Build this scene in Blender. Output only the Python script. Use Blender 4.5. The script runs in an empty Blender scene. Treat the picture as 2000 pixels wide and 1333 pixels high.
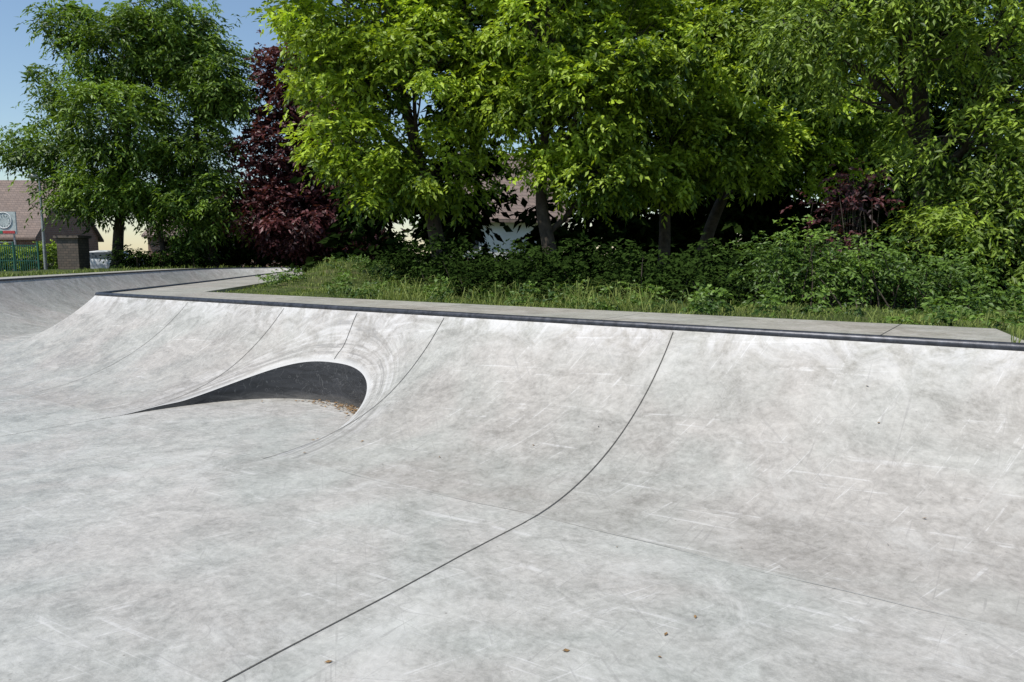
import bpy, math, numpy as np
rng=np.random.default_rng(11)
scene=bpy.context.scene
scene.view_settings.view_transform='Standard'; scene.view_settings.look='None'
scene.view_settings.exposure=0; scene.view_settings.gamma=1
COL=scene.collection

# ------------------------------------------------------------ helpers
def link(o,parent=None):
    COL.objects.link(o)
    if parent is not None: o.parent=parent
    return o
def empty(name):
    e=bpy.data.objects.new(name,None); e.empty_display_size=.3
    return link(e)
def mesh_np(name,V,F,mat,parent=None,smooth=False,attrs=None):
    V=np.asarray(V,dtype=np.float32); F=np.asarray(F,dtype=np.int32)
    me=bpy.data.meshes.new(name)
    me.vertices.add(len(V)); me.vertices.foreach_set('co',V.ravel())
    n,k=F.shape
    me.loops.add(n*k); me.loops.foreach_set('vertex_index',F.ravel())
    me.polygons.add(n); me.polygons.foreach_set('loop_start',np.arange(0,n*k,k,dtype=np.int32))
    if attrs:
        for a,v in attrs.items():
            at=me.attributes.new(a,'FLOAT','POINT'); at.data.foreach_set('value',np.asarray(v,dtype=np.float32))
    me.update(calc_edges=True)
    me.polygons.foreach_set('use_smooth',np.full(n,bool(smooth)))
    me.materials.append(mat)
    return link(bpy.data.objects.new(name,me),parent)
def grid_faces(nu,nv):
    i=np.arange(nu-1)[:,None]; j=np.arange(nv-1)[None,:]
    a=i*nv+j
    return np.stack([a,a+nv,a+nv+1,a+1],-1).reshape(-1,4)
class Acc:
    def __init__(s): s.V=[];s.F=[];s.n=0
    def add(s,V,F):
        V=np.asarray(V,float);F=np.asarray(F,int)
        s.V.append(V);s.F.append(F+s.n);s.n+=len(V)
    def make(s,name,mat,parent=None,smooth=False):
        return mesh_np(name,np.concatenate(s.V),np.concatenate(s.F),mat,parent,smooth)
def box_vf(cx,cy,cz,sx,sy,sz,rot=0.0,pivot=None):
    v=np.array([[x,y,z] for x in(-.5,.5) for y in(-.5,.5) for z in(-.5,.5)])*[sx,sy,sz]+[cx,cy,cz]
    f=[[0,1,3,2],[4,6,7,5],[0,4,5,1],[2,3,7,6],[0,2,6,4],[1,5,7,3]]
    if rot:
        p=np.array(pivot if pivot is not None else [cx,cy,0.0]); d=v-p
        c,s=math.cos(rot),math.sin(rot)
        v=np.stack([d[:,0]*c-d[:,1]*s,d[:,0]*s+d[:,1]*c,d[:,2]],1)+p
    return v,f
def tube_vf(pts,rad,sides=8,planar=False):
    pts=np.asarray(pts,float); n=len(pts); rad=np.broadcast_to(np.asarray(rad,float),(n,))
    T=np.gradient(pts,axis=0); T/=np.linalg.norm(T,axis=1)[:,None]+1e-9
    ref=np.array([0,0,1.0]) if planar or abs(T[:,2]).mean()<.8 else np.array([1.0,0,0])
    A=np.cross(T,ref); A/=np.linalg.norm(A,axis=1)[:,None]+1e-9
    B=np.cross(A,T)
    th=np.linspace(0,2*np.pi,sides,endpoint=False)
    V=pts[:,None]+rad[:,None,None]*(np.cos(th)[None,:,None]*A[:,None]+np.sin(th)[None,:,None]*B[:,None])
    i=np.arange(n-1)[:,None];j=np.arange(sides)[None,:];j2=(j+1)%sides
    F=np.stack([i*sides+j,i*sides+j2,(i+1)*sides+j2,(i+1)*sides+j],-1).reshape(-1,4)
    return V.reshape(-1,3),F
def sm(a,b,x):
    t=np.clip((x-a)/(b-a),0,1); return t*t*(3-2*t)
def vnoise(x,y,seed=0):
    return (np.sin(x*1.3+seed)*np.cos(y*1.1-seed*2)+.5*np.sin(x*2.9-y*2.3+seed)+.3*np.sin(x*5.1+y*4.7+seed*3))/1.8

# ------------------------------------------------------------ materials
class NT:
    def __init__(s,name):
        s.m=bpy.data.materials.new(name); s.m.use_nodes=True; s.t=s.m.node_tree; s.t.nodes.clear()
        s.out=s.t.nodes.new('ShaderNodeOutputMaterial')
    def n(s,typ,**kw):
        nd=s.t.nodes.new(typ)
        for k,v in kw.items():
            if k.startswith('_'): setattr(nd,k[1:],v)
            else: nd.inputs[k].default_value=v
        return nd
    def l(s,a,b): s.t.links.new(a,b)
    def pos(s):
        return s.n('ShaderNodeNewGeometry').outputs['Position']
    def noise(s,vec,scale,detail=5,rough=.55,dist=0):
        nd=s.n('ShaderNodeTexNoise',Scale=scale,Detail=detail,Roughness=rough,Distortion=dist); s.l(vec,nd.inputs['Vector']); return nd.outputs['Fac']
    def mapping(s,vec,scale,rot=(0,0,0)):
        nd=s.n('ShaderNodeMapping',Scale=scale,Rotation=rot); s.l(vec,nd.inputs['Vector']); return nd.outputs['Vector']
    def rotscale(s,vec,ang,sx,sy):
        a=s.mapping(vec,(1,1,1),(0,0,ang)); return s.mapping(a,(sx,sy,1))
    def ramp(s,fac,stops):
        nd=s.n('ShaderNodeValToRGB'); cr=nd.color_ramp
        while len(cr.elements)<len(stops): cr.elements.new(.5)
        for e,(p,c) in zip(cr.elements,stops):
            e.position=p; e.color=(c,c,c,1) if not hasattr(c,'__len__') else (*c,1)
        s.l(fac,nd.inputs[0]); return nd.outputs[0]
    def mix(s,fac,a,b,mode='MIX'):
        nd=s.n('ShaderNodeMix',_data_type='RGBA',_blend_type=mode)
        for sock,v in((nd.inputs[0],fac),(nd.inputs[6],a),(nd.inputs[7],b)):
            if isinstance(v,bpy.types.NodeSocket): s.l(v,sock)
            elif hasattr(v,'__len__'): sock.default_value=(*v,1)
            else: sock.default_value=v
        return nd.outputs[2]
    def math(s,op,a,b=0,c=None):
        nd=s.n('ShaderNodeMath',_operation=op)
        for i,v in enumerate((a,b)+((c,) if c is not None else ())):
            if isinstance(v,bpy.types.NodeSocket): s.l(v,nd.inputs[i])
            else: nd.inputs[i].default_value=v
        return nd.outputs[0]
    def attr(s,name):
        nd=s.n('ShaderNodeAttribute',_attribute_name=name); return nd.outputs['Fac']
    def bsdf(s,color,rough=.6,bump=None,bstr=.3,bdist=.01,metal=0,spec=.5):
        p=s.n('ShaderNodeBsdfPrincipled')
        for sock,v in((p.inputs['Base Color'],color),(p.inputs['Roughness'],rough),(p.inputs['Metallic'],metal),(p.inputs['Specular IOR Level'],spec)):
            if isinstance(v,bpy.types.NodeSocket): s.l(v,sock)
            elif hasattr(v,'__len__'): sock.default_value=(*v,1)
            else: sock.default_value=v
        if bump is not None:
            b=s.n('ShaderNodeBump',Strength=bstr,Distance=bdist); s.l(bump,b.inputs['Height']); s.l(b.outputs[0],p.inputs['Normal'])
        s.l(p.outputs[0],s.out.inputs[0]); return s.m

def concrete(name,lo,hi,ramp_attrs=False):
    t=NT(name); P=t.pos()
    big=t.noise(P,.7,3,.6,.8); mid=t.noise(P,3.0,8,.74,1.2); fine=t.noise(P,26,5,.75)
    st=t.noise(t.rotscale(P,.75,1.2,5),1.8,6,.78,1.6)
    mid2=t.noise(P,11,4,.7,1.5)
    f=t.math('ADD',t.math('MULTIPLY',big,.22),t.math('MULTIPLY',mid,.32))
    f=t.math('ADD',f,t.math('MULTIPLY',mid2,.22))
    f=t.math('ADD',f,t.math('MULTIPLY',st,.18))
    f=t.math('ADD',f,t.math('MULTIPLY',fine,.26))
    mid_=tuple((a+b)/2 for a,b in zip(lo,hi))
    c=t.ramp(f,[(.50,lo),(.60,mid_),(.71,hi)])
    hue=t.noise(P,.8,3,.55,.5)
    c=t.mix(1.0,c,t.ramp(hue,[(.40,(.968,.988,.967)),(.60,(1.015,.985,.965))]),'MULTIPLY')
    bl=t.noise(t.mapping(P,(1,1,1),(0,0,2)),1.4,8,.80,.8)
    c=t.mix(t.ramp(bl,[(.52,0),(.66,.5)]),c,tuple(min(1,h*1.13) for h in hi))
    # faint trowel / wheel scuffs: stretched noise, several directions
    for k,(ang,sx,sy,th_,w_,col,st_) in enumerate(((.55,1.0,22,.62,.06,(.62,.61,.59),.42),(-.62,1.3,38,.63,.05,(.62,.61,.59),.45),(1.35,1.0,30,.63,.05,(.20,.19,.18),.30),(2.2,1.3,46,.64,.05,(.20,.19,.18),.36))):
        q=t.rotscale(P,ang,sx,sy); nd=t.noise(q,1.0,3,.55,.9)
        c=t.mix(t.math('MULTIPLY',t.ramp(nd,[(th_,0),(th_+w_,st_)]),t.ramp(mid,[(.44,.0),(.56,1)])),c,col)
    n=t.noise(t.rotscale(P,.5,1,2.6),1.1,1.0,.4,.2)
    c=t.mix(t.math('MULTIPLY',t.ramp(t.math('ABSOLUTE',t.math('SUBTRACT',n,.5)),[(0,.4),(.003,0)]),t.ramp(bl,[(.48,0),(.58,1)])),c,(.23,.22,.21))
    v=t.n('ShaderNodeTexVoronoi',Scale=15.0); t.l(P,v.inputs['Vector'])
    sp=t.ramp(v.outputs['Distance'],[(.05,1),(.11,0)])
    rnd=t.ramp(mid,[(.52,0),(.60,.65)])
    c=t.mix(t.math('MULTIPLY',sp,rnd),c,(.14,.125,.11))
    rough=t.ramp(mid,[(.3,.42),(.7,.66)])
    if ramp_attrs:
        lip=t.attr('lip'); rim=t.attr('rimd')
        w=t.math('MULTIPLY',lip,t.ramp(mid,[(.42,.05),(.60,.7)])); c=t.mix(w,c,(.63,.625,.63))
        cx=t.n('ShaderNodeCombineXYZ'); t.l(t.math('MULTIPLY',rim,34.0),cx.inputs[0]); t.l(t.math('MULTIPLY',big,4.0),cx.inputs[1])
        rn=t.noise(cx.outputs[0],1.0,3,.6); brk=t.ramp(mid,[(.38,.4),(.58,1)])
        near=t.math('MULTIPLY',t.ramp(rim,[(.0,1.0),(.16,.85),(.42,0.0)]),brk)
        c=t.mix(t.math('MULTIPLY',near,t.ramp(rn,[(.48,0),(.66,.7)])),c,(.62,.61,.60))
        c=t.mix(t.math('MULTIPLY',near,t.ramp(rn,[(.37,.8),(.47,0)])),c,(.18,.175,.17))
        c=t.mix(t.ramp(rim,[(.012,.7),(.045,0)]),c,(.55,.545,.53))
    b=t.math('ADD',t.noise(P,9,5,.7,1.0),t.math('MULTIPLY',fine,.25))
    return t.bsdf(c,rough,b,.34,.012,spec=.42)
M_ramp=concrete('ramp_concrete',(.225,.217,.198),(.435,.423,.394),True)
M_floor=concrete('floor_concrete',(.265,.262,.243),(.505,.498,.468))
M_deck=concrete('deck_concrete',(.23,.217,.185),(.41,.39,.345))

def simple(name,col,rough=.6,metal=0,nscale=6,var=.25,bstr=.2,spec=.5):
    t=NT(name); P=t.pos(); n=t.noise(P,nscale,5,.6,.4)
    lo=tuple(x*(1-var) for x in col); hi=tuple(min(1,x*(1+var)) for x in col)
    return t.bsdf(t.ramp(n,[(.3,lo),(.7,hi)]),rough,n,bstr,.01,metal,spec)
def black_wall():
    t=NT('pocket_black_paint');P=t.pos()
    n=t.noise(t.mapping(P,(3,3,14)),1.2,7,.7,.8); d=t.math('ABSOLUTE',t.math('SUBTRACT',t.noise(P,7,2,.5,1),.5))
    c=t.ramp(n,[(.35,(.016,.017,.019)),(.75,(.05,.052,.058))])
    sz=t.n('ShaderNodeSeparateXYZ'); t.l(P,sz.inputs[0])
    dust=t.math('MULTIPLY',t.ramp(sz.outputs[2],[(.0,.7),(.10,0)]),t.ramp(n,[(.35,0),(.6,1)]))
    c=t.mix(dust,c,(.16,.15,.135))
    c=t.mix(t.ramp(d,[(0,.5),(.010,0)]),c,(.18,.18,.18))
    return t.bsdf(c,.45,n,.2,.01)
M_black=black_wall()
M_joint=simple('joint_sealant',(.075,.07,.062),.9,0,30)
M_seam=simple('cement_seam',(.33,.32,.29),.9,0,2,.25)
M_pipe=simple('coping_steel',(.05,.053,.062),.42,.55,14,.5,.15)
M_bark=simple('bark',(.06,.047,.035),.95,0,9,.5,1.0)
M_litter=simple('dry_leaves',(.22,.13,.05),.8,0,40,.5)

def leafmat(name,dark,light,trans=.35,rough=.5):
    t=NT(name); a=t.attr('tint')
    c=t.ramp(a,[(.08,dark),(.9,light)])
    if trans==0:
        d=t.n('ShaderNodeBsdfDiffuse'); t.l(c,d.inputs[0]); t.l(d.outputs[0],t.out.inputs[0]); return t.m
    d=t.n('ShaderNodeBsdfPrincipled',Roughness=rough); d.inputs['Specular IOR Level'].default_value=.4; t.l(c,d.inputs['Base Color'])
    tr=t.n('ShaderNodeBsdfTranslucent'); c2=t.mix(1.0,c,(1.3,1.25,.5),'MULTIPLY'); t.l(c2,tr.inputs[0])
    mx=t.n('ShaderNodeMixShader',Fac=trans); t.l(d.outputs[0],mx.inputs[1]); t.l(tr.outputs[0],mx.inputs[2]); t.l(mx.outputs[0],t.out.inputs[0])
    return t.m
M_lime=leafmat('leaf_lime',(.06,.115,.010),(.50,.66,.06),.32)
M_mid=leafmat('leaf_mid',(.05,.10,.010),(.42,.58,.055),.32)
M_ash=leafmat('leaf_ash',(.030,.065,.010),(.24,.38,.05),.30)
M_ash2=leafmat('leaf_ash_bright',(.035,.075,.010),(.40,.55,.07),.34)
M_dark=leafmat('leaf_dark_shaded',(.006,.013,.003),(.020,.036,.008),0)  # deep woodland shade put into the leaf colour, nearly black
M_shade=leafmat('leaf_understory_shaded',(.008,.017,.004),(.036,.064,.013),0)  # shadow under the canopy painted into the leaf colour
M_purple=leafmat('leaf_purple',(.022,.008,.010),(.15,.045,.050),.25)
M_nettle=leafmat('leaf_nettle',(.03,.07,.010),(.17,.28,.04),.25)
M_grass=leafmat('grass_blade',(.07,.12,.02),(.33,.38,.10),.25,.7)

def groundmat():
    t=NT('grass_ground');P=t.pos()
    n=t.noise(P,1.1,5,.65,.5);f=t.noise(P,25,3,.7)
    c=t.ramp(n,[(.3,(.035,.055,.014)),(.55,(.06,.085,.022)),(.75,(.12,.11,.055))])
    c=t.mix(t.ramp(f,[(.45,0),(.7,.7)]),c,(.06,.045,.03))
    return t.bsdf(c,.95,f,.6,.03,spec=.1)
M_ground=groundmat()

# ------------------------------------------------------------ skatepark geometry
P0=np.array([3.36,4.81]); e1=np.array([-.823,.568]); nn=np.array([-.568,-.823])
D=1.0; R=3.1; L=math.sqrt(2*R*D-D*D); SC=12.02
C=P0+e1*SC
def zprof(p): return R-np.sqrt(R*R-np.clip(L-p,0,L)**2)-.003*np.clip(p/L,0,1)
S0,SW,PT=6.17,1.26,.42
def rimf(s,p):
    a=np.abs((s-S0)/SW)**2.5; b=(np.clip(L-p,0,9)/(L-PT))**2.5
    return (a+b)**(1/2.5)
def prim(s):
    a=np.clip(1-np.abs((s-S0)/SW)**2.5,0,1)
    return L-(L-PT)*a**(1/2.5)
def surfA(s,p):
    d=np.abs(rimf(s,p)-1)*1.35
    z0=zprof(p)
    z=z0*(1-.23*np.exp(-(d/.33)**2)*sm(0,.28,p))-.030*np.exp(-(d/.035)**2)*sm(.03,.12,z0)
    xy=P0+np.multiply.outer(s,e1)+np.multiply.outer(p,nn)
    return np.concatenate([xy,np.asarray(z)[...,None]],-1),d
TANM=math.tan(math.radians(25.55))
ctrl=np.array([[-6.53,11.64],[-6.72,13.9],[-7.1,17.5],[-7.6,21.3],[-8.2,26],[-8.75,30.5],[-9.15,33.6],[-9.9,35.7],[-11.75,36.8],[-13.6,35.8],[-14.35,33.6],[-14.0,29.5],[-13.25,23.5],[-12.5,18.2],[-11.7,12],[-11.2,6],[-10.9,0],[-10.8,-14]])
def catmull(c,step=.35):
    c=np.vstack([2*c[0]-c[1],c,2*c[-1]-c[-2]]); out=[]
    for i in range(1,len(c)-2):
        k=max(2,int(np.linalg.norm(c[i+1]-c[i])/step)); t=np.linspace(0,1,k,endpoint=False)[:,None]
        a,b,d,e=c[i-1],c[i],c[i+1],c[i+2]
        out.append(.5*((2*b)+(d-a)*t+(2*a-5*b+4*d-e)*t**2+(3*b-a-3*d+e)*t**3))
    out.append(c[-2][None]); return np.vstack(out)
path2=catmull(ctrl)
T2=np.gradient(path2,axis=0);T2/=np.linalg.norm(T2,axis=1)[:,None]
N2=np.stack([-T2[:,1],T2[:,0]],1)
mdir=nn+N2[0]; mdir/=np.linalg.norm(mdir); mlen=1/float(mdir@nn)

ramp=empty('skate_ramp')
th=np.linspace(-np.pi/2,np.pi/2,110)
ss=np.unique(np.round(np.concatenate([np.linspace(-12,0,25),np.linspace(0,S0-SW-.3,60),S0+(SW+.3)*np.sin(th),S0+SW*np.sin(th),np.linspace(S0+SW+.3,SC-.01,60),[SC]]),5))
tt=1-(1-np.linspace(0,1,76))**1.35
Sg=np.zeros((len(ss),len(tt)));Pg=np.zeros_like(Sg)
for i,s in enumerate(ss):
    pe=float(prim(s)) if abs(s-S0)<SW else L
    Pg[i]=pe*tt; Sg[i]=s
Sg=Sg+ (Sg>9.6)*((Sg-9.6)/(SC-9.6))*Pg*TANM
V,d=surfA(Sg,Pg)
mesh_np('ramp_surface',V.reshape(-1,3),grid_faces(*Sg.shape)[:,::-1],M_ramp,ramp,True,
        {'rimd':d.ravel(),'lip':(np.exp(-Pg/.16)).ravel()})
sp=S0+SW*np.sin(np.linspace(-np.pi/2,np.pi/2,160)); top,_=surfA(sp,prim(sp))
bot=top.copy(); bot[:,2]=-.02
rows=np.stack([top*(1-k)+bot*k for k in np.linspace(0,1,6)],1)
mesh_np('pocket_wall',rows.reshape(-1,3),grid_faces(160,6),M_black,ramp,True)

bowl=empty('skate_bowl')
pp=np.linspace(0,L,41)
off=np.zeros((len(path2),len(pp),2))
for i in range(len(path2)):
    v=mdir*mlen if i==0 else N2[i]
    off[i]=path2[i]+pp[:,None]*v
Vb=np.concatenate([off,np.broadcast_to(zprof(pp)[None,:,None],(len(path2),len(pp),1))],-1)
Pb=np.broadcast_to(pp,(len(path2),len(pp)))
mesh_np('bowl_surface',Vb.reshape(-1,3),grid_faces(len(path2),len(pp))[:,::-1],M_ramp,bowl,True,
        {'rimd':np.full(Pb.size,2.0),'lip':np.exp(-Pb/.16).ravel()*.6})
s_=np.linspace(-12,SC,60); c1=np.c_[P0+s_[:,None]*e1-nn*.012,np.full(60,.995)]
a=Acc();a.add(*tube_vf(c1,.036,14,True));a.make('coping_pipe',M_pipe,ramp,True)
c2=np.c_[path2+N2*-.012,np.full(len(path2),.995)]; c2[0,:2]=C-mdir*.012
a=Acc();a.add(*tube_vf(c2,.036,12,True));a.make('coping_pipe',M_pipe,bowl,True)
DW=1.43
def deck_strip(a_in,b_in,name,parent,mat,zt=1.0,th_=.16):
    n=len(a_in)
    A=np.c_[a_in,np.full(n,zt)];B=np.c_[b_in,np.full(n,zt)]
    B2=B.copy();B2[:,2]-=th_;A2=A.copy();A2[:,2]-=th_
    Vd=np.stack([A2,A,B,B2],1)
    return mesh_np(name,Vd.reshape(-1,3),grid_faces(n,4),mat,parent)
s1=np.linspace(-.10,SC,40); A1=P0+s1[:,None]*e1-nn*.02
s1b=np.linspace(.20,SC-DW*TANM,40); B1=P0+s1b[:,None]*e1-nn*DW
deck_strip(A1,B1,'deck_slab',ramp,M_deck)
E=[A1[0],B1[0]]; mesh_np('deck_end',[[*E[0],1.0],[*E[1],1.0],[*E[1],.84],[*E[0],.84]],[[0,1,2,3]],M_deck,ramp)
idx=[0]+[i for i in range(3,len(path2))]
A2_=np.array([path2[i]-(N2[i] if i else mdir*mlen)*.02 for i in idx])
B2_=np.array([path2[i]-(N2[i] if i else mdir*mlen)*DW for i in idx])
deck_strip(A2_,B2_,'deck_slab',bowl,M_deck)

def strip(points,normals_side,name,parent,width=.011,mat=None):
    p=np.asarray(points);sd=np.asarray(normals_side)
    Vs=np.stack([p-sd*width/2,p+sd*width/2],1)
    return mesh_np(name,Vs.reshape(-1,3),grid_faces(len(p),2),mat or M_joint,parent)
e13=np.array([*e1,0]); n13=np.array([*nn,0])
for s,pe,wd in((2.42,L,.008),(S0-SW-.004,L,.0065),(S0,PT-.03,.0065),(S0+SW+.004,L,.006),(9.47,L-.3,.006),(-1.4,L,.008)):
    p=np.linspace(.035,pe-.002,60); q,_=surfA(np.full(60,s),p)
    g=np.gradient(q,axis=0);g/=np.linalg.norm(g,axis=1)[:,None]; nrm=np.cross(g,e13); nrm*=np.sign(nrm[:,2:3])
    strip(q+nrm*.003+[0,0,.002],np.broadcast_to(e13,(60,3)),'expansion_joint',ramp,wd)
floor=mesh_np('skatepark_floor',[[-19,-15,0],[15,-15,0],[15,46,0],[-19,46,0]],[[0,1,2,3]],M_floor)
def fl(s,pa,pb,w=.012):
    p=np.linspace(pa,pb,30); wob=.004*np.sin(p*5)
    xy=P0+(s+wob)[:,None]*e1+p[:,None]*nn
    strip(np.c_[xy,np.full(30,.003)],np.broadcast_to(e13,(30,3)),'floor_joint',floor,w)
fl(2.42,L-.02,11,.008);fl(S0+SW+.01,L-.1,9,.005);fl(-1.4,L,11,.008)
s=np.linspace(-6,4.2,160); wob=.02*np.sin(s*2.1)+.008*np.sin(s*7)
strip(np.c_[P0+s[:,None]*e1+(L-.12+wob)[:,None]*nn,np.full(160,.0072)],np.broadcast_to(n13,(160,3))*(.15+.85*np.abs(np.sin(s*2.7)))[:,None],'toe_seam',floor,.005,M_seam)
for s in(0.9,3.3,5.7,8.1,10.5):
    p=np.linspace(.05,DW,8); xy=P0+s*e1-p[:,None]*nn
    strip(np.c_[xy,np.full(8,1.003)],np.broadcast_to(e13,(8,3)),'deck_joint',ramp,.006)
# ------------------------------------------------------------ terrain
poly=np.vstack([[P0-e1*12],[C],path2[1:],[[13.2,-14]]])
def sdist(x,y):
    pts=np.stack([np.ravel(x),np.ravel(y)],1); best=np.full(len(pts),1e9); ins=np.zeros(len(pts),bool)
    n=len(poly)
    for i in range(n):
        a=poly[i];b=poly[(i+1)%n];ab=b-a
        t=np.clip(((pts-a)@ab)/(ab@ab),0,1); d=np.linalg.norm(pts-(a+t[:,None]*ab),axis=1); best=np.minimum(best,d)
        c=((a[1]>pts[:,1])!=(b[1]>pts[:,1])); xi=a[0]+(pts[:,1]-a[1])*(b[0]-a[0])/(b[1]-a[1]+1e-12)
        ins^=c&(pts[:,0]<xi)
    return np.where(ins,-best,best).reshape(np.shape(x))
def gz(x,y):
    x=np.asarray(x,float);y=np.asarray(y,float); s=sdist(x,y)
    z=-.3+1.24*sm(.3,1.2,s)
    z=z-.30*sm(3,12,s)*sm(-4,0,x)-.5*sm(6,14,s)*sm(-8,-14,x)
    z=z+.46*np.exp(-((x+4.2)/1.35)**2-((y-19)/4.6)**2)*sm(1.4,2.7,s)
    z=z+.06*vnoise(x*1.5,y*1.5,1)*sm(1.5,2.4,s)
    return z
xs=np.unique(np.concatenate([np.linspace(-500,-60,12),np.arange(-60,-22,2),np.arange(-22,15,.25),np.arange(15,60,2),np.linspace(60,500,12)]))
ys=np.unique(np.concatenate([np.linspace(-300,-20,10),np.arange(-20,42,.25),np.arange(42,90,2),np.linspace(90,800,14)]))
X,Y=np.meshgrid(xs,ys,indexing='ij'); Z=gz(X,Y)
ground=mesh_np('ground',np.stack([X,Y,Z],-1).reshape(-1,3),grid_faces(len(xs),len(ys)),M_ground,None,True)
sv=np.linspace(-12,-.11,40); Av=P0+sv[:,None]*e1-nn*.03; Bv=P0+np.linspace(-12,.19,40)[:,None]*e1-nn*1.5
deck_strip(Av,Bv,'grass_verge',ground,M_ground,.985)

# ------------------------------------------------------------ foliage
def nz(v): return v/(np.linalg.norm(v,axis=-1,keepdims=True)+1e-9)
def spray_leaves(o,d,n,ll,lw,rl,droop,tint):
    Vs=[];Ts=[];M=len(o);up=np.array([0,0,1.0])
    side=nz(np.cross(d,up)+rng.normal(0,.15,(M,3)))
    for k in range(n):
        t=(k+1)/n; sgn=1 if k%2 else -1
        pos=o+d*rl*t+up*(-droop*rl*t*t)
        if k==n-1: ld=d.copy()
        else: ld=d*.55+side*sgn*.85
        ld=nz(ld+rng.normal(0,.28,(M,3))-up*.30*(.5+droop))
        nr=nz(up*1.0+rng.normal(0,.6,(M,3))+np.array([-.25,-.25,0]))
        w=nz(np.cross(ld,nr)); nr=np.cross(w,ld)
        sc=(.7+.6*rng.random(M))[:,None]
        b=pos;m=pos+ld*ll*.42*sc-nr*.12*lw;tp=pos+ld*ll*sc-up*.12*ll
        Vs.append(np.stack([b,m+w*lw*.5*sc+nr*.2*lw,tp,m-w*lw*.5*sc+nr*.2*lw],1))
        Ts.append(np.repeat(np.clip(tint+rng.normal(0,.10,M),0,1),4))
    return np.concatenate([v.reshape(-1,3) for v in Vs]),np.concatenate(Ts)
def crown(lobes,ncl,nsp,n,ll,lw,rl,droop,inner=.45,sig=.26,shrink=1.0):
    lb=np.array(lobes,float); lb[:,3:6]*=shrink
    w=(lb[:,3]*lb[:,4]*lb[:,5])**.62; w/=w.sum()
    li=rng.choice(len(lb),ncl,p=w); v=nz(rng.normal(size=(ncl,3)))
    r=inner+(1-inner)*rng.random(ncl)**.6; r*=(1+.15*rng.normal(size=ncl))
    c=lb[li,:3]+v*r[:,None]*lb[li,3:6]
    # sunlight painted into tint: outer and upper clusters paler, inner ones darkened as shade
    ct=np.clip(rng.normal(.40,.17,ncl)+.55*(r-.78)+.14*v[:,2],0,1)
    idx=np.repeat(np.arange(ncl),nsp); M=len(idx)
    size=(.5+.9*rng.random(ncl))[idx][:,None]
    o=c[idx]+rng.normal(0,1,(M,3))*[sig,sig,sig*.45]*size
    d=nz(v[idx]*.55+rng.normal(0,.6,(M,3))*[1,1,.5]-[0,0,.10])
    V,T=spray_leaves(o,d,n,ll,lw,rl,droop,ct[idx]); return V,T,c,li
def foliage(name,V,T,mat,parent):
    return mesh_np(name,V,np.arange(len(V)).reshape(-1,4),mat,parent,False,{'tint':T})
def bez(a,b,n=8,bow=.1):
    a=np.array(a,float);b=np.array(b,float);t=np.linspace(0,1,n)[:,None]
    ln=np.linalg.norm(b-a); m=(a+b)/2+rng.normal(0,bow*ln,3)+[0,0,.06*ln]
    return (1-t)**2*a+2*t*(1-t)*m+t*t*b
def tree(name,base,trunkpts,r0,lobes,mat,ncl,nsp,n,ll,lw,rl,droop,twigs=90,inner=.5,sig=.26,bark=M_bark,extra_trunks=(),shrink=.88):
    e=empty(name); bz=float(gz(base[0],base[1]))-.1
    a=Acc()
    tp=np.array([[base[0],base[1],bz]]+list(trunkpts),float)
    u=np.linspace(0,len(tp)-1,24); ti=np.stack([np.interp(u,np.arange(len(tp)),tp[:,k]) for k in range(3)],1)
    for _ in range(3): ti[1:-1]=(ti[:-2]+2*ti[1:-1]+ti[2:])/4
    rr=r0*(1-.7*np.linspace(0,1,24)); rr[0]*=1.5;rr[1]*=1.2
    a.add(*tube_vf(ti,rr,10))
    for et in extra_trunks:
        et=np.array(et,float); u=np.linspace(0,len(et)-1,14); q=np.stack([np.interp(u,np.arange(len(et)),et[:,k]) for k in range(3)],1)
        a.add(*tube_vf(q,r0*.7*(1-.6*np.linspace(0,1,14)),8))
    V,T,c,li=crown(lobes,ncl,nsp,n,ll,lw,rl,droop,inner,sig,shrink)
    lb=np.array(lobes,float)
    for k in range(len(lb)):
        dz=ti[:,2]-(lb[k,2]-1.0*lb[k,5]-.5); j=int(np.clip(np.argmin(abs(dz)),8,22))
        p=bez(ti[j],lb[k,:3],9,.10); a.add(*tube_vf(p,np.linspace(rr[j]*.5,.03*r0/.2,9),7))
        ids=np.where(li==k)[0]
        for q in ids[:max(4,int(twigs*len(ids)/ncl))]:
            a.add(*tube_vf(bez(p[rng.integers(3,9)],c[q],6,.12),np.linspace(.024*r0/.2,.005,6),5))
    a.make('trunk_and_limbs',bark,e,True)
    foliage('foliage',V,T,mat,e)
    return e
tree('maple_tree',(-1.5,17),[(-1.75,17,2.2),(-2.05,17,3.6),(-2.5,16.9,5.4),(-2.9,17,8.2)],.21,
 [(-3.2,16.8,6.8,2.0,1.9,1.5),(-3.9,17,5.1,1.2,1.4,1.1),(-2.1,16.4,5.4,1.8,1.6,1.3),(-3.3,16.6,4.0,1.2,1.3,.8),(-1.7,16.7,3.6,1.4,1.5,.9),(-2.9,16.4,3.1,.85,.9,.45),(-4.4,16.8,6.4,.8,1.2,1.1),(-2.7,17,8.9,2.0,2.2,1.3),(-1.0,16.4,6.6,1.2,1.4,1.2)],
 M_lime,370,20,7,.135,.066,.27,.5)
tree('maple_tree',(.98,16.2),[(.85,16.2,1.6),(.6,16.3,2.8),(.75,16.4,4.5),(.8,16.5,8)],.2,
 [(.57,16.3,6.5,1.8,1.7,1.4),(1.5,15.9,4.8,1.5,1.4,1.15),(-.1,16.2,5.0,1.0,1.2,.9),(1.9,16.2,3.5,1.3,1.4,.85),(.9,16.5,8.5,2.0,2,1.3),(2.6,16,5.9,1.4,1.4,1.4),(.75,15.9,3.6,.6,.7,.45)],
 M_lime,330,20,7,.135,.066,.27,.5)
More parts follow.
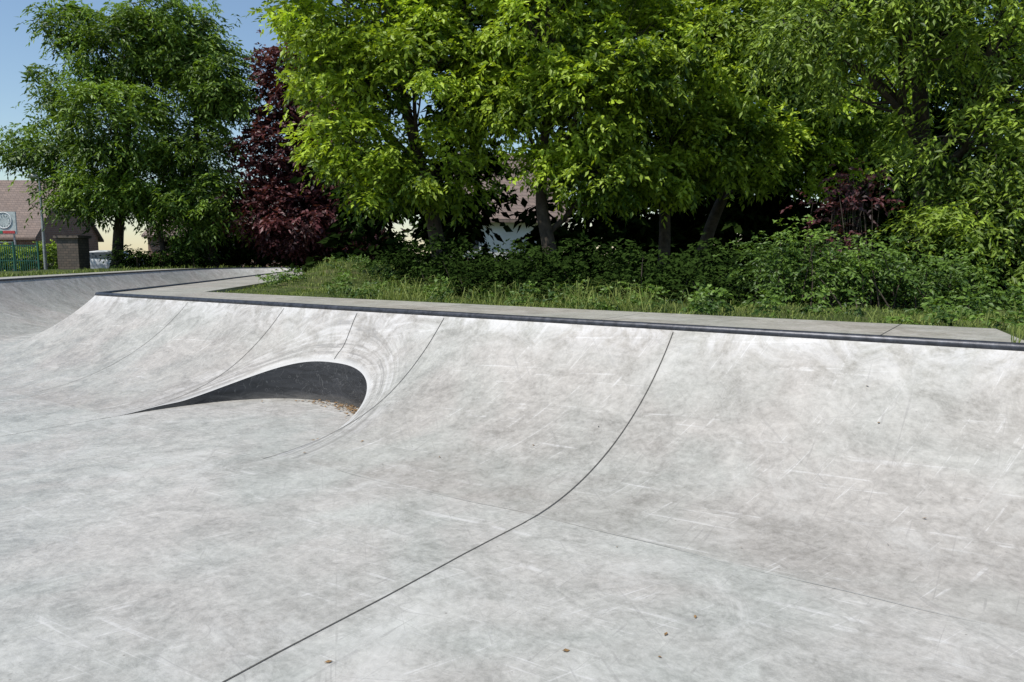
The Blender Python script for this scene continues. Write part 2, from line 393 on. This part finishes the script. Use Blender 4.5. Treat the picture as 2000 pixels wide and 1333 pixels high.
tree('maple_tree',(3.6,17.8),[(3.65,17.8,2.0),(3.6,17.8,3.5),(3.9,17.8,5.5),(4.1,18,8.2)],.17,
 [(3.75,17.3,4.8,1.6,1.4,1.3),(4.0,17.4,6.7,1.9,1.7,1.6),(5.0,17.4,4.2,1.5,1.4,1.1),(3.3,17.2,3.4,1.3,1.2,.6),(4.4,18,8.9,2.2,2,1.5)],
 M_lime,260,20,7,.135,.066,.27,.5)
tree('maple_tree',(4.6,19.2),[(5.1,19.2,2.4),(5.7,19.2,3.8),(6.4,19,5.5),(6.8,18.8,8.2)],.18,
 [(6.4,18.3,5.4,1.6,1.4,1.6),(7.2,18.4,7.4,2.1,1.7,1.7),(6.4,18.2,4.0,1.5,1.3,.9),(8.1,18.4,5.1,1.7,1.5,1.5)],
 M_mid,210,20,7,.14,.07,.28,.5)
tree('ash_tree',(7.3,13.2),[(7.2,13.1,2.4),(6.9,12.8,3.8),(6.6,12.6,5.5),(6.4,12.5,7.5)],.2,
 [(4.1,11.7,5.1,1.0,1.0,.8),(4.9,11.5,4.6,.8,.9,.7),(6.0,11.5,5.0,1.1,1.2,1.0),(7.2,11.6,4.8,1.3,1.3,1.2),(6.9,11.5,3.35,1.0,1.1,.85),(7.6,11.4,2.8,1.0,1.1,.9),(5.6,11.8,5.9,1.4,1.3,.8),(7.0,11.2,2.2,.8,.8,.5),(6.3,11.0,1.95,.5,.6,.35),(7.9,11,1.8,1.0,.9,.6),(4.9,12,6.3,1.3,1.3,.8),(6.8,12,6.5,1.6,1.5,.9),(8.6,12,4.5,1.3,1.3,1.6)],
 M_ash2,320,16,9,.10,.038,.28,.9,twigs=160)
tree('ash_tree',(-21.8,41),[(-21.6,41,3),(-21,41,6),(-20.6,41,10),(-20.5,41,14)],.32,
 [(-20.3,41,12.7,3.2,3.2,2.2),(-23.5,41,10.8,2.0,2.2,1.7),(-25.0,40.6,7.4,2.3,2.2,1.2),(-20.6,39.5,8.5,3.4,3,2.6),(-21.4,40,4.9,2.8,2.4,1.5),(-24.0,40.5,5.2,1.4,1.6,.9),(-19.6,40.2,5.6,2.0,2,1.7),(-22.9,40.6,13.6,1.4,1.6,1.1)],
 M_ash,370,20,7,.27,.10,.5,.8,twigs=80,sig=.5)
tree('ash_tree',(-16.2,40.5),[(-16.5,40.5,3),(-16.9,40.5,6),(-16.8,40.5,10),(-17,40.5,13.5)],.26,
 [(-16.4,40.5,11.3,2.1,2.2,2.4),(-16.7,40.2,7.2,2.1,2.3,2.3),(-17.5,40,4.0,2.1,2,1.6),(-18.0,40.6,13.6,2.5,2.6,1.9),(-15.3,40.2,10.1,1.3,1.5,1.2),(-15.7,40,4.8,1.5,1.6,1.6)],
 M_ash,310,20,7,.27,.10,.5,.8,twigs=80,sig=.5,extra_trunks=[[(-18.7,40.3,.3),(-19,40.3,3),(-18.6,40.3,6)]])
tree('purple_plum_tree',(-11.0,41),[(-11.0,41,3),(-11.4,41,6),(-11.8,41,10.3)],.22,
 [(-11.9,41,10.4,1.6,1.9,2.2),(-12.3,40.7,7.2,2.0,2,2.4),(-11.0,40.2,3.8,2.6,2.2,2.0),(-9.9,40.8,7.2,1.9,2,2.5),(-12.9,40.3,3.9,1.7,1.6,2.0),(-8.6,40.3,4.0,1.6,1.6,2),(-10.2,40.8,10.0,1.5,1.4,1.9)],
 M_purple,450,18,6,.25,.14,.4,.4,twigs=60,sig=.42,shrink=1.0)

def bush(name,lobes,mat,ncl,nsp,n,ll,lw,rl,droop=.3,inner=.3,sig=.16):
    e=empty(name); V,T,c,li=crown(lobes,ncl,nsp,n,ll,lw,rl,droop,inner,sig)
    a=Acc()
    for q in rng.choice(len(c),min(len(c),60),replace=False):
        x,y=c[q,0]+rng.normal(0,.15),c[q,1]+rng.normal(0,.15)
        a.add(*tube_vf(bez((x,y,float(gz(x,y))-.05),c[q],6,.06),np.linspace(.012,.004,6),5))
    a.make('stems',M_bark,e,True); foliage('foliage',V,T,mat,e); return e
def line_lobes(a,b,k,rx,ry,rz,zc,j=.15,var=.2):
    out=[]
    for i in range(k):
        t=(i+.5)/k; x=a[0]+(b[0]-a[0])*t+rng.normal(0,j);y=a[1]+(b[1]-a[1])*t+rng.normal(0,j)
        s=1-var+2*var*rng.random(); out.append((x,y,float(gz(x,y))+zc*s,rx*s,ry*s,rz*s))
    return out
bush('nettle_bush',line_lobes((3.5,10.2),(5.7,9.7),8,.4,.4,.40,.40,var=.45),M_nettle,240,8,6,.06,.030,.12)
bush('nettle_bush',line_lobes((5.7,9.9),(9,9.2),9,.45,.45,.32,.28,var=.5),M_nettle,180,8,6,.06,.030,.12)
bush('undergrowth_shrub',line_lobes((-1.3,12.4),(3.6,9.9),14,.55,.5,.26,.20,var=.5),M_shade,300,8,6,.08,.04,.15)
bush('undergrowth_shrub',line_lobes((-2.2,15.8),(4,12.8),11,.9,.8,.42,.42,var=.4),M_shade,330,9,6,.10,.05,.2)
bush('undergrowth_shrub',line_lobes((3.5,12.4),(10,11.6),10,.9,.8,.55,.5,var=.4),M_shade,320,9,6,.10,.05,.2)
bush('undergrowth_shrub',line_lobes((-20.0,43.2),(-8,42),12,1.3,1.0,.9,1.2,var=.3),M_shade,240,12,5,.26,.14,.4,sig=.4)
bush('purple_hazel_bush',[(5.05,11.4,2.35,.45,.4,.35),(5.4,11.5,2.7,.35,.4,.3),(4.8,11.3,1.9,.3,.3,.2)],M_purple,28,6,6,.08,.045,.2)
# background wood
bg=[]
for x in np.arange(-4.5,36,1.9):
    for zc,y0 in((1.5,26),(3.8,28)):
        y=y0+rng.normal(0,.8); xx=x+rng.normal(0,.4)
        if -.075<xx/y<.06:
            if zc<2: bg.append((xx,y,1.0,1.1,1.0,.8))
            continue
        bg.append((xx,y,zc,1.6,1.4,1.4))
bg+=[(-1.9,27,3.5,.9,1,1.2),(-1.7,27,5.4,1.0,1,1.0),(1.6,27,3.0,.7,1,1.0),(1.9,27,4.8,.9,1,.9)]
for x in np.arange(3,34,2.4): bg.append((x,25+rng.normal(0,.8),6.0+rng.normal(0,.4),1.8,1.6,1.5))  # upper rows added as dark backdrop, standing in for shaded crown interiors
for x in np.arange(-1.5,3,1.6): bg.append((x,25,7.3+rng.normal(0,.3),1.1,1.3,1.1))
for x in np.arange(-2.6,34,2.5): bg.append((x,25+rng.normal(0,.8),8.9+rng.normal(0,.5),1.9,1.6,1.6))
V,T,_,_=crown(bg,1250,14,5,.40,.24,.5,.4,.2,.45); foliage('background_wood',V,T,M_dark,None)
bg=[(x,49+rng.normal(0,1),1.8,2.0,1.6,1.5) for x in np.arange(-19,-4,2.2)]
bg+=[(x,52+rng.normal(0,1),3.5,3,2,3.5) for x in np.arange(8,60,3.2)]
V,T,_,_=crown(bg,420,14,5,.5,.28,.6,.4,.2,.5); foliage('distant_tree_line',V,T,M_dark,None)

# ------------------------------------------------------------ grass
def blades(name,x,y,h,w,lean,mat,parent=None,zfix=None):
    n=len(x); z=gz(x,y)-.01 if zfix is None else np.full(n,zfix); b=np.stack([x,y,z],1)
    th=rng.random(n)*2*np.pi; sd=np.stack([np.cos(th),np.sin(th),np.zeros(n)],1)*w[:,None]/2
    ph=rng.random(n)*2*np.pi; ln=np.stack([np.cos(ph),np.sin(ph),np.zeros(n)],1)*(lean*h*rng.random(n))[:,None]
    m=b+ln*.3+np.array([0,0,1])*h[:,None]*.6; t=b+ln+np.array([0,0,1])*(h*(1-.3*lean))[:,None]
    V=np.stack([b-sd,b+sd,m+sd*.8,m-sd*.8,t],1).reshape(-1,3); k=np.arange(n)[:,None]*5
    F=np.concatenate([k+[0,1,2],k+[0,2,3],k+[3,2,4]],0)
    tint=np.repeat(np.clip(.48+.28*vnoise(x*1.7,y*1.7,4)+rng.normal(0,.2,n),0,1),5)
    return mesh_np(name,V,F,mat,parent,False,{'tint':tint})
grass=empty('grass')
def band(n,s0,s1_,p0,p1):
    s=s0+(s1_-s0)*rng.random(n);p=p0+(p1-p0)*rng.random(n)**1.3
    xy=P0+s[:,None]*e1-p[:,None]*nn; return xy[:,0],xy[:,1]
def patch(x,y): return .5+.5*np.clip(vnoise(x*2.1,y*2.1,7),-1,1)
x,y=band(34000,-5,10.3,1.45,4.8); k=rng.random(len(x))<.5+patch(x*1.7,y*1.7); x=x[k];y=y[k]
blades('grass_blades',x,y,(.02+.09*rng.random(len(x)))*(.3+1.0*patch(x,y)),np.full(len(x),.010),1.0,M_grass,grass)
x,y=band(1800,-5,10.3,1.44,1.60); blades('edge_grass',x,y,(.03+.12*rng.random(len(x)))*(.2+1.3*patch(x*2,y*2)),np.full(len(x),.009),1.2,M_grass,grass)
x=-6.8+8*rng.random(50000);y=12+24*rng.random(50000); k=sdist(x,y)>1.46; x=x[k];y=y[k]
blades('mound_grass',x,y,(.02+.07*rng.random(len(x)))*(.3+1.2*patch(x,y)),np.full(len(x),.015),.9,M_grass,grass)
def tufts(n,s0,s1_,p0,p1,h0,h1,k_=24):
    tx,ty=band(n,s0,s1_,p0,p1); ax=np.repeat(tx,k_)+rng.normal(0,.09,n*k_);ay=np.repeat(ty,k_)+rng.normal(0,.09,n*k_)
    hs=np.repeat(.4+1.0*rng.random(n),k_)
    k=sdist(ax,ay)>1.46;ax=ax[k];ay=ay[k];hs=hs[k]
    blades('tall_tufts',ax,ay,(h0+(h1-h0)*rng.random(len(ax))**1.3)*hs,np.full(len(ax),.009),1.7,M_grass,grass)
tufts(60,-3,9.5,1.55,3.6,.08,.30,16); tufts(90,3.2,8.4,1.5,3.3,.14,.48,14)
tx=-5.2+4.4*rng.random(90);ty=14+8*rng.random(90); ax=np.repeat(tx,18)+rng.normal(0,.12,1620);ay=np.repeat(ty,18)+rng.normal(0,.12,1620);k=sdist(ax,ay)>1.5
blades('mound_tufts',ax[k],ay[k],.08+.20*rng.random(k.sum()),np.full(k.sum(),.012),1.5,M_grass,grass)
ii=rng.integers(0,len(path2)-45,6000)+40; dd=1.46+1.2*rng.random(6000)**1.5; xy=path2[ii]-N2[ii]*dd[:,None]+rng.normal(0,.15,(6000,2)); k=sdist(xy[:,0],xy[:,1])>1.45; xy=xy[k]
blades('bowl_edge_grass',xy[:,0],xy[:,1],(.08+.26*rng.random(len(xy)))*(.3+patch(xy[:,0],xy[:,1])),np.full(len(xy),.03),1.2,M_grass,grass)
s=-.12-np.abs(rng.normal(0,.12,45));p=.05+np.abs(rng.normal(0,.05,45)); s[:12]=.03+.04*rng.random(12); p[:12]=.03+.02*rng.random(12)
xy=P0+s[:,None]*e1-p[:,None]*nn
blades('verge_weed',xy[:,0],xy[:,1],.08+.18*rng.random(45),np.full(45,.008),1.5,M_grass,grass,zfix=.985)
s=-.15-5*rng.random(6000);p=.05+1.4*rng.random(6000);s=s+.28*(p/1.43);xy=P0+s[:,None]*e1-p[:,None]*nn
blades('verge_grass',xy[:,0],xy[:,1],.04+.08*rng.random(6000),np.full(6000,.01),.8,M_grass,grass,zfix=.98)
lob=[]
for i in range(90):
    s=-2+11.5*rng.random();p=1.65+2.3*rng.random()**1.0; q=P0+s*e1-p*nn; h=.4+1.2*rng.random()**2
    lob.append((q[0],q[1],float(gz(*q))+.12*h,.15,.15,.14*h))
for i in range(36):
    x_,y_=-4.6+4*rng.random(),13.5+7*rng.random(); lob.append((x_,y_,float(gz(x_,y_))+.08,.3,.3,.10))
V,T,_,_=crown(lob,800,5,5,.055,.032,.09,.2,.2,.06); foliage('bank_weeds',V,T,M_nettle,None)

# ------------------------------------------------------------ fallen leaves
def litter(name,xyz,size,parent=None):
    n=len(xyz);th=rng.random(n)*6.28;a=np.stack([np.cos(th),np.sin(th),rng.normal(0,.15,n)],1);b=np.stack([-np.sin(th),np.cos(th),rng.normal(0,.15,n)],1)
    s=(size*(.5+rng.random(n)))[:,None]
    V=np.stack([xyz-a*s,xyz+b*s*.5+[0,0,.003],xyz+a*s,xyz-b*s*.5],1).reshape(-1,3)
    return mesh_np(name,V,np.arange(n*4).reshape(-1,4),M_litter,parent)
n=460; s=S0+np.clip(rng.normal(-.65,.42,n),-1.2,1.0); p=prim(s)+.02+np.abs(rng.normal(0,.09,n)); xy=P0+s[:,None]*e1+p[:,None]*nn
litter('fallen_leaves',np.c_[xy,.006+.02*rng.random(n)],.018)
n=44; s=-1+9*rng.random(n);p=.3+5*rng.random(n); q,_=surfA(s,p); k=rimf(s,p)>1.05; litter('fallen_leaves',q[k]+[0,0,.008],.012)

# ------------------------------------------------------------ buildings and street things
def bricks(name,c1,c2,mortar,scale):
    t=NT(name); b=t.n('ShaderNodeTexBrick',Scale=scale); b.inputs['Color1'].default_value=(*c1,1);b.inputs['Color2'].default_value=(*c2,1);b.inputs['Mortar'].default_value=(*mortar,1)
    P=t.pos(); sx=t.n('ShaderNodeSeparateXYZ');t.l(P,sx.inputs[0]);cb=t.n('ShaderNodeCombineXYZ')
    t.l(t.math('ADD',sx.outputs[0],sx.outputs[1]),cb.inputs[0]);t.l(sx.outputs[2],cb.inputs[1]);t.l(cb.outputs[0],b.inputs['Vector'])
    n=t.noise(P,2,5);c=t.mix(t.ramp(n,[(.3,0),(.8,.4)]),b.outputs['Color'],(.3,.25,.2),'MULTIPLY')
    return t.bsdf(c,.85,b.outputs['Fac'],-.3,.02)
M_brick=bricks('brick_wall',(.27,.15,.10),(.20,.11,.08),(.30,.27,.24),1.6)
M_tile=bricks('roof_tiles',(.24,.18,.15),(.19,.145,.125),(.10,.08,.07),1.3)
M_stone=bricks('rough_stone',(.16,.125,.10),(.10,.085,.07),(.05,.045,.04),1.9)
M_white=simple('white_render',(.75,.75,.73),.8,0,1.5,.08)
M_glass=simple('window_glass',(.05,.06,.07),.12,0,1,.1,0)
M_frame=simple('white_frame',(.75,.75,.74),.5)
M_red=simple('red_paint',(.45,.05,.05),.5);M_green=simple('green_paint',(.03,.20,.1),.5);M_fence=simple('fence_green',(.02,.10,.07),.5)
M_grey=simple('galvanised',(.35,.36,.37),.45,.6);M_board=simple('sign_board',(.42,.47,.46),.5)
def house(name,cx,cy,w,dp,gz0,eave,ridge,wall,roof,rot=0,windows=()):
    e=empty(name);pv=[cx,cy,0]
    a=Acc();a.add(*box_vf(cx,cy,(gz0+eave)/2,w,dp,eave-gz0,rot,pv));a.make('walls',wall,e)
    def rt(v):
        v=np.array(v,float);d=v-pv;c,s=math.cos(rot),math.sin(rot);return np.stack([d[:,0]*c-d[:,1]*s,d[:,0]*s+d[:,1]*c,d[:,2]],1)+pv
    o=.45;x0,x1=cx-w/2,cx+w/2;y0,y1=cy-dp/2,cy+dp/2; k=(ridge-eave)/(dp/2); zl=eave-o*k
    v=[[x0-.3,y0-o,zl],[x1+.3,y0-o,zl],[x1+.3,cy,ridge],[x0-.3,cy,ridge],[x1+.3,y1+o,zl],[x0-.3,y1+o,zl]]
    v+=[[p[0],p[1],p[2]+.18] for p in v]
    f=[[0,3,2,1],[3,5,4,2],[6,7,8,9],[9,8,10,11],[0,1,7,6],[5,11,10,4],[0,6,9,3],[3,9,11,5],[1,2,8,7],[2,4,10,8]]
    mesh_np('roof',rt(v),f,roof,e)
    mesh_np('gables',rt([[x0,y0,eave],[x0,y1,eave],[x0,cy,ridge-.02],[x1,y0,eave],[x1,y1,eave],[x1,cy,ridge-.02]]),[[0,2,1],[3,4,5]],wall,e)
    fr=Acc();gl=Acc()
    for(wx,wz,ww,wh) in windows:
        fr.add(*box_vf(cx+wx,y0-.03,wz,ww+.16,.1,wh+.16,rot,pv));gl.add(*box_vf(cx+wx-ww/4,y0-.06,wz,ww/2-.06,.08,wh-.06,rot,pv));gl.add(*box_vf(cx+wx+ww/4,y0-.06,wz,ww/2-.06,.08,wh-.06,rot,pv))
    if windows: fr.make('window_frames',M_frame,e);gl.make('windows',M_glass,e)
    return e
house('brick_house',-44.5,64,13,9,.2,3.3,7.8,M_brick,M_tile,0,[(-4,2,1.6,1.3),(0,2,1.6,1.3),(4.2,2,1.4,1.3)])
house('brick_house',-24,68,14,9,.2,3.4,5.8,M_brick,M_tile,0,[(-4,2,1.6,1.3),(0,2,1.6,1.3),(4,2,1.6,1.3)])
house('white_house',-.6,43,5.6,8,.4,3.7,7.2,M_white,M_tile,.12,[(-2.0,2.4,.8,1.1)])
sg=empty('roadside_sign')
a=Acc();a.add(*box_vf(-39.2,57.5,4.1,2.2,.12,1.7));a.make('board',M_board,sg)
a=Acc()
for k in range(12):
    th=k/12*6.283; a.add(*box_vf(-39.0+.42*math.cos(th),57.40,4.3+.42*math.sin(th),.05,.06,.05))
ring=np.array([[-39.0+.6*math.cos(t),57.41,4.3+.6*math.sin(t)] for t in np.linspace(0,6.283,40)]); a.add(*tube_vf(ring,.03,6)); a.make('dial',M_frame,sg)
a=Acc();a.add(*box_vf(-39.6,57.42,3.40,.9,.06,.2));a.make('green_band',M_green,sg)
a=Acc();a.add(*box_vf(-38.65,57.42,3.40,.9,.06,.2));a.make('red_band',M_red,sg)
a=Acc();a.add(*box_vf(-40.0,57.62,1.7,.1,.1,3.4));a.add(*box_vf(-38.4,57.62,1.7,.1,.1,3.4));a.make('posts',M_grey,sg)
lp=empty('street_lamp');a=Acc();bx,by=-24.6,39.2
a.add(*tube_vf([[bx,by,.2],[bx,by,3],[bx,by,5.4]],[.085,.07,.05],10));a.add(*tube_vf([[bx,by,5.4],[bx-.05,by,5.6],[bx-.15,by-.05,5.7]],[.045,.04,.04],8));a.make('pole',M_grey,lp,True)
a=Acc();a.add(*tube_vf([[bx-.0,by,5.62],[bx-.12,by,5.7],[bx-.35,by,5.72],[bx-.5,by,5.66]],[.05,.12,.13,.04],10));a.make('lamp_head',M_grey,lp,True)
fe=empty('metal_fence');a=Acc()
for k in range(34): a.add(*box_vf(-27.4+k*.11,37.3,1.35,.03,.03,1.6))
for z in(.75,1.35,2.1): a.add(*box_vf(-25.6,37.32,z,3.8,.045,.045))
for k in range(4): a.add(*box_vf(-27.4+k*1.22,37.3,1.4,.08,.08,1.8))
a.make('bars',M_fence,fe)
bush('clipped_hedge',[(x,45,1.5,.9,.5,.75) for x in np.arange(-35,-27.5,.9)],M_mid,200,12,5,.16,.09,.2,sig=.25)
bush('undergrowth_shrub',line_lobes((-20.2,38.3),(-16,38.6),6,.8,.5,.38,.35,var=.4),M_shade,90,10,5,.16,.08,.25,sig=.25)
spil=empty('stone_pillar');a=Acc();a.add(*box_vf(-22.9,38.9,1.3,1.1,1.0,2.4));a.make('shaft',M_stone,spil);a=Acc();a.add(*box_vf(-22.9,38.9,2.57,1.3,1.2,.14));a.make('cap',M_stone,spil)
M_tyre=simple('tyre',(.02,.02,.02),.9)
def car(cx,cy,z0,rot,paint):
    e=empty('parked_car')
    prof=np.array([(-2.1,.35),(-2.15,.62),(-2.0,.85),(-1.2,.95),(-.55,1.38),(.1,1.46),(.95,1.42),(1.65,1.0),(2.05,.92),(2.12,.6),(2.05,.33)])
    hw=np.array([.80,.85,.85,.82,.62,.60,.62,.80,.82,.83,.8])
    c,s=math.cos(rot),math.sin(rot)
    def W(p):p=np.asarray(p,float);return np.stack([p[:,0]*c-p[:,1]*s+cx,p[:,0]*s+p[:,1]*c+cy,p[:,2]+z0],1)
    n=len(prof);Vl=np.c_[prof[:,0],-hw,prof[:,1]];Vr=np.c_[prof[:,0],hw,prof[:,1]]
    me=bpy.data.meshes.new('body');V=W(np.vstack([Vl,Vr]))
    F=[[i,(i+1)%n,n+(i+1)%n,n+i] for i in range(n)]+[list(range(n))[::-1],list(range(n,2*n))]
    me.from_pydata(V.tolist(),[],F);me.materials.append(paint);link(bpy.data.objects.new('body',me),e)
    a=Acc()
    for sg_ in(-1,1):
        a.add(W([[-1.0,sg_*.82,1.0],[-.5,sg_*.67,1.33],[.9,sg_*.67,1.36],[1.45,sg_*.81,1.02]]),[[0,1,2,3]])
    a.add(W([[-1.19,-.72,1.0],[-.62,-.56,1.38],[-.62,.56,1.38],[-1.19,.72,1.0]]),[[0,1,2,3]])
    a.add(W([[1.66,-.72,1.04],[1.02,-.56,1.43],[1.02,.56,1.43],[1.66,.72,1.04]]),[[0,1,2,3]])
    a.make('windows',M_glass,e)
    a=Acc()
    for wx in(-1.3,1.3):
        for wy in(-.78,.78):
            v,f=tube_vf([[wx,wy-.1,.32],[wx,wy-.099,.32],[wx,wy+.099,.32],[wx,wy+.1,.32]],[.02,.32,.32,.02],16,True); a.add(W(v),f)
    a.make('wheels',M_tyre,e)
M_carw=simple('car_paint_white',(.6,.62,.65),.25,0,1,.05,0);M_card=simple('car_paint_dark',(.03,.04,.06),.2,0,1,.05,0)
car(-25.0,45.5,.47,.1,M_carw); car(-19.6,47.5,.47,.2,M_card); car(11.6,27.5,.7,.3,M_card)
mesh_np('car_park',[[-60,44,.46],[-19,42.8,.46],[-15,60,.46],[-60,60,.46]],[[0,1,2,3]],simple('asphalt',(.06,.06,.06),.9,0,20))

# ------------------------------------------------------------ light, sky, camera
el=math.radians(58); az=math.atan2(-.80,-.56)
tosun=np.array([math.sin(az)*math.cos(el),math.cos(az)*math.cos(el),math.sin(el)])
w=bpy.data.worlds.new('World');scene.world=w;w.use_nodes=True;nt=w.node_tree;nt.nodes.clear()
sk=nt.nodes.new('ShaderNodeTexSky');sk.sky_type='NISHITA';sk.sun_disc=False;sk.sun_elevation=el;sk.sun_rotation=az%(2*math.pi);sk.air_density=1.2;sk.dust_density=.3;sk.ozone_density=3.0
bg_=nt.nodes.new('ShaderNodeBackground');bg_.inputs[1].default_value=.13;o=nt.nodes.new('ShaderNodeOutputWorld')
nt.links.new(sk.outputs[0],bg_.inputs[0]);nt.links.new(bg_.outputs[0],o.inputs[0])
sl=bpy.data.lights.new('sun','SUN');sl.energy=4.8;sl.angle=math.radians(.5);sl.color=(1,.95,.87)
so=link(bpy.data.objects.new('sun',sl))
from mathutils import Vector
so.rotation_euler=Vector(tosun).to_track_quat('Z','Y').to_euler()
cam=bpy.data.cameras.new('camera');cam.sensor_width=36;cam.lens=26.0;cam.clip_end=3000;cam.clip_start=.05
co_=link(bpy.data.objects.new('camera',cam));co_.location=(0,0,1.6);co_.rotation_euler=(math.radians(90-6.58),0,0)
scene.camera=co_
